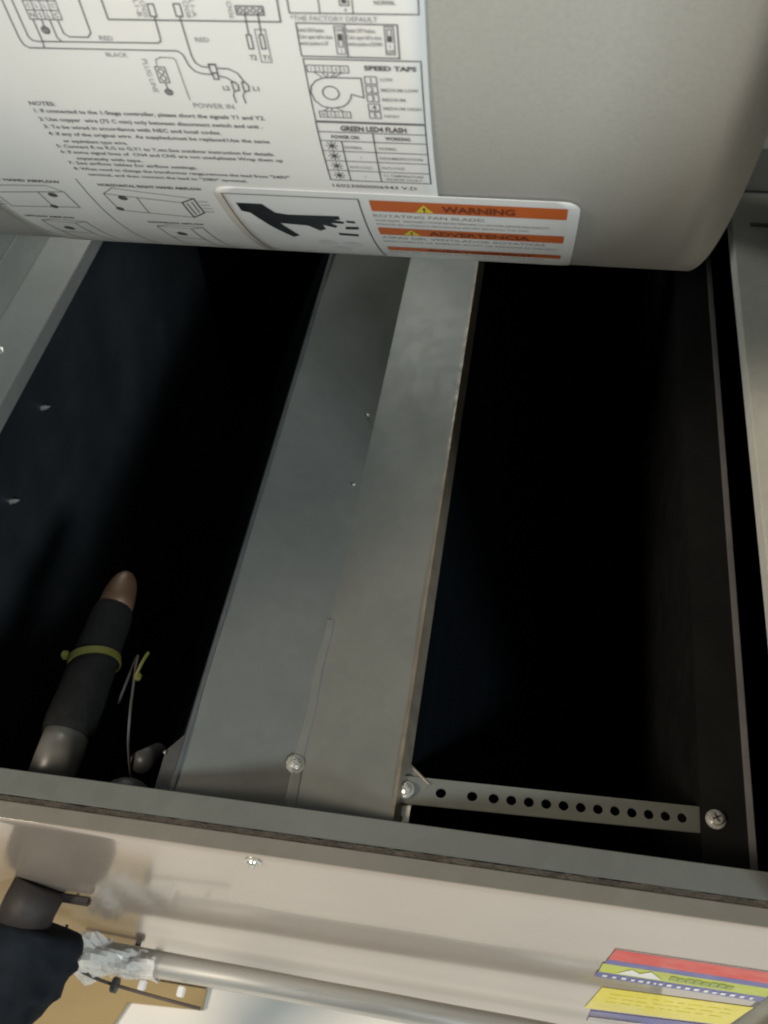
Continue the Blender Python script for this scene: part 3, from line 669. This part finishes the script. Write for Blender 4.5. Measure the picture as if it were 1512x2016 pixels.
for t, u0, u1, v, h in (('ROTATING FAN BLADE!', -63.2, -21.8, -126.6, 2.6), ('AVOID INJURY.  DISCONNECT POWER BEFORE REMOVING ACCESS PANEL,REMOTE DISCONNECTS', -63.2, 2, -131.0, 1.9), ('FOLLOW ALL LOCKOUT PROCEDURES BEFORE SERVICING THE UNIT', -63.2, -5.3, -134.8, 1.9),
                        ('ASPAS DEL VENTILADOR ROTATIVAS', -63.2, 1.2, -150.2, 2.8), ('DESCONECTE LA ENERGIA ANTES DE REPARAR EL EQUIPO', -63.2, 6.0, -155.6, 2.2), ('PALE DE VENTILATEUR EN ROTATION', -63.2, 1.2, -176, 2.8)): p.text(t, u0, v, h, u1, 0.0)
p.build('warning_text', 'pale_ink', wl)

# ================================================================== FRONT PANEL
fp = thing('front_panel', 'glossy cream-grey lower front panel below the rail with coloured stickers', 'panel')
PX0, PX1 = -0.390, 0.158
obj('top_flange', box(PX0, PX1, 0.1374, 0.1458, -0.0016, -0.0004), 'flange', fp, bevel=0.0005)
prof = [(0.1380, -0.0018), (0.1374, -0.0020), (0.1371, -0.0027)] + [(0.137, -0.0045 - 0.3555 * (i / 70)) for i in range(1, 71)]
V, F = [], []; nx = 110; PX0, PX1 = -0.390, 0.158
def bead(x, z):  # low swell shaped into the sheet to imitate a reflected streak
    g = math.exp(-((z + 0.097 + 0.02 * (x + 0.04)) / 0.016) ** 2) * (1 / (1 + math.exp(-(x + 0.125) / 0.006))) * (1 / (1 + math.exp((x - 0.02) / 0.004)))
    e = 1 / (1 + math.exp(-(x - 0.022) / 0.003)) * (1 / (1 + math.exp((z + 0.045) / 0.003)))
    return -0.0005 * g
for i in range(nx + 1):
    x = PX0 + (PX1 - PX0) * i / nx
    for (y, z) in prof: V.append((x, y + (bead(x, z) if z < -0.01 else 0), z))
k = len(prof)
for i in range(nx):
    for j in range(k - 1): F.append((i * k + j, (i + 1) * k + j, (i + 1) * k + j + 1, i * k + j + 1))
obj('panel_sheet', (V, F), 'panel', fp, smooth=True, solid=-0.0008)
sc = screw(fp, (-0.112, 0.1368, -0.0105), (0, -1, 0.1), 0.0042)
YP = 0.1367
def flat(name, quads, mt, parent, y=YP):
    V, F = [], []
    for q in quads:
        b = len(V); V += [(x, y, z) for x, z in q]; F.append(tuple(range(b, b + len(q))))
    return obj(name, (V, F), mt, parent, solid=0.00008)
def rc(x0, z0, x1, z1): return [(x0, z0), (x1, z0), (x1, z1), (x0, z1)]
es = flat('striped_sticker', [[(0.0667, -0.1327), (0.1563, -0.1327), (0.1563, -0.0713), (0.0700, -0.0713)]], 'white', fp, YP)
es['label'] = 'small red, blue and lime striped sticker'
flat('red_stripe', [[(0.0688, -0.092), (0.1562, -0.092), (0.1562, -0.0715), (0.0698, -0.0715)]], 'red', es, YP - 0.0003)
flat('blue_stripe', [rc(0.0685, -0.1015, 0.1562, -0.0922)], 'blue', es, YP - 0.0003)
flat('lime_stripe', [rc(0.0672, -0.1205, 0.1562, -0.1017)], 'lime', es, YP - 0.0003)
flat('blue_text_stripe', [rc(0.0665, -0.1325, 0.1562, -0.1207)], 'blue', es, YP - 0.0003)
flat('mountain_mark', [[(0.0765, -0.117), (0.083, -0.1045), (0.088, -0.111), (0.093, -0.1035), (0.1005, -0.117)]], 'white', es, YP - 0.0006)
flat('lettering', [rc(0.104 + 0.0042 * i, -0.116, 0.1076 + 0.0042 * i, -0.1065 - 0.0015 * (i % 3 == 1)) for i in range(8)], 'dark_lime', es, YP - 0.0006)
dashes = []; x = 0.070
while x < 0.153:
    wd = random.uniform(0.0016, 0.0034); h0 = random.uniform(0.0, 0.0015)
    dashes += [rc(x, -0.1290, x + wd * 0.8, -0.1240 - h0)]; x += wd + random.uniform(0.0008, 0.0026)
flat('small_lettering', dashes, 'white', es, YP - 0.0006)
ys = flat('yellow_sticker', [[(0.0735, -0.157), (0.1565, -0.149), (0.1545, -0.2035), (0.0700, -0.2165)]], 'yellow', fp, YP)
ys['label'] = 'plain yellow rectangular sticker with faint print'
dd = []
for r_ in range(3):
    x = 0.080
    while x < 0.147:
        wd = random.uniform(0.002, 0.008); z = -0.169 - 0.0105 * r_ + (x - 0.08) * 0.11; dd.append(rc(x, z - 0.0028, x + wd, z)); x += wd + random.uniform(0.001, 0.004)
flat('faint_print', dd, 'dim_yellow', ys, YP - 0.0003)
bs = flat('blue_sticker', [[(0.0745, -0.2225), (0.155, -0.209), (0.155, -0.256), (0.0755, -0.256)]], 'blue', fp, YP)
flat('white_border', [[(0.0755, -0.2405), (0.155, -0.2300), (0.155, -0.2545), (0.0757, -0.2545)]], 'white', bs, YP - 0.0003)
# pins on the panel
for (x, z) in ((-0.234, -0.243), (-0.231, -0.285)):
    obj('push_pin', lathe((x, 0.1370, z), (0, -1, 0), [(-0.001, 0.002), (0.003, 0.002), (0.003, 0.0035), (0.0065, 0.0035), (0.0075, 0.002)], 14), 'bead', fp, smooth=False)

# ================================================================== THINGS IN FRONT OF THE PANEL
hose = thing('insulated_hose', 'thick blue-black rubber insulated line leaving the panel at lower left', 'hose')
obj('pipe_stub', tube([(-0.262, 0.1365, -0.120), (-0.266, 0.126, -0.124), (-0.270, 0.112, -0.130)], 0.0160, 24), 'brown_pipe', hose, smooth=True)
obj('stub_tab', box(-0.254, -0.232, 0.1310, 0.1360, -0.1300, -0.1260), 'brown_pipe', hose, bevel=0.001)
hp = smooth_path([(-0.266, 0.120, -0.140), (-0.268, 0.108, -0.144), (-0.272, 0.097, -0.150), (-0.285, 0.080, -0.160), (-0.312, 0.050, -0.177), (-0.34, 0.01, -0.205)], 5)
obj('rubber_sleeve', tube(hp, [0.020, 0.0295, 0.0315, 0.032, 0.032] + [0.032 - 0.0004 * i + 0.0006 * (i % 3) for i in range(len(hp) - 5)], 40, jit=0.03), 'tape', hose, smooth=True)
sl = obj('sleeve_seam', tube([q + Vector((0.004, 0.0, 0.0325 - 0.0003 * i)) for i, q in enumerate(hp[8:])], 0.0012, 8), 'bead', hose, smooth=True)

con = thing('conduit', 'shiny streaked metal tube running along the bottom of the front panel', 'tube')
cp = [(-0.243 + 0.36 * i / 30, 0.1195 - 0.00012 * i, -0.197 - 0.0007 * i + 0.0005 * math.sin(i * 0.9)) for i in range(31)]
obj('tube_body', tube(cp, 0.0078, 26), 'conduit', con, smooth=True)
obj('tube_end', lathe((-0.2445, 0.1195, -0.197), (-1, 0, 0.1), [(-0.001, 0.0088), (0.004, 0.0092), (0.0045, 0.0078), (0.010, 0.0074), (0.0105, 0.004)], 24), 'zinc', con)
# crumpled clear film around the tube end
V, F = [], []; nk, na = 14, 22
for i in range(nk + 1):
    for j in range(na):
        a = 2 * math.pi * j / na; rr = (0.0125 + 0.010 * math.exp(-((i - 3) / 3.0) ** 2)) * (1 + 0.16 * math.sin(5 * a + i) + random.uniform(-.1, .1))
        V.append((-0.262 + 0.060 * i / nk, 0.1180 - 0.001 + rr * 0.62 * math.cos(a), -0.200 + rr * math.sin(a)))
for i in range(nk):
    for j in range(na):
        F.append((i * na + j, i * na + (j + 1) % na, (i + 1) * na + (j + 1) % na, (i + 1) * na + j))
bagm = obj('plastic_film', (V, F), 'plastic_bag', None, smooth=False)
tag(bagm, 'crumpled translucent plastic film wrapped around the shiny tube end', 'plastic film')
wire = thing('brown_wire', 'thin brown wire looping under the shiny tube with dark grommet', 'wire')
obj('strand', tube(smooth_path([(-0.262, 0.1290, -0.178), (-0.262, 0.117, -0.185), (-0.254, 0.1085, -0.192), (-0.240, 0.1045, -0.196), (-0.225, 0.1025, -0.198), (-0.200, 0.1005, -0.202), (-0.17, 0.0985, -0.206)]), 0.0011, 8), 'brown_wire', wire, smooth=True)
for cx in (-0.212, -0.186):
    obj('cable_clip', box(cx, cx + 0.0045, 0.1025, 0.1085, -0.2035, -0.1985), 'white', wire, bevel=0.0006)
obj('grommet', lathe((-0.2262, 0.1027, -0.198), (1, -0.1, 0), [(-0.0022, 0.0016), (-0.0015, 0.0048), (0.0015, 0.0048), (0.0022, 0.0016)], 16), 'bead', wire)
rod = obj('thin_rod', tube([(-0.270, 0.1345, -0.232), (-0.236, 0.1335, -0.243)], 0.0010, 8), 'brown_wire', None, smooth=True)
tag(rod, 'thin dark rod pinned to the cream panel beside the hose', 'rod')
fl = obj('floor', box(-1.6, 1.6, -1.6, 0.9, -0.47, -0.452), 'floor', None); fl['kind'] = 'structure'
cb = obj('cardboard_sheet', prism([(-0.62, 0.02), (-0.314, 0.02), (-0.304, 0.110), (-0.296, 0.130), (-0.23, 0.1335), (-0.23, 0.15), (-0.62, 0.15)], -0.4505, -0.446), 'card', None)
tag(cb, 'brown cardboard sheet on the floor behind the rubber hose', 'cardboard')
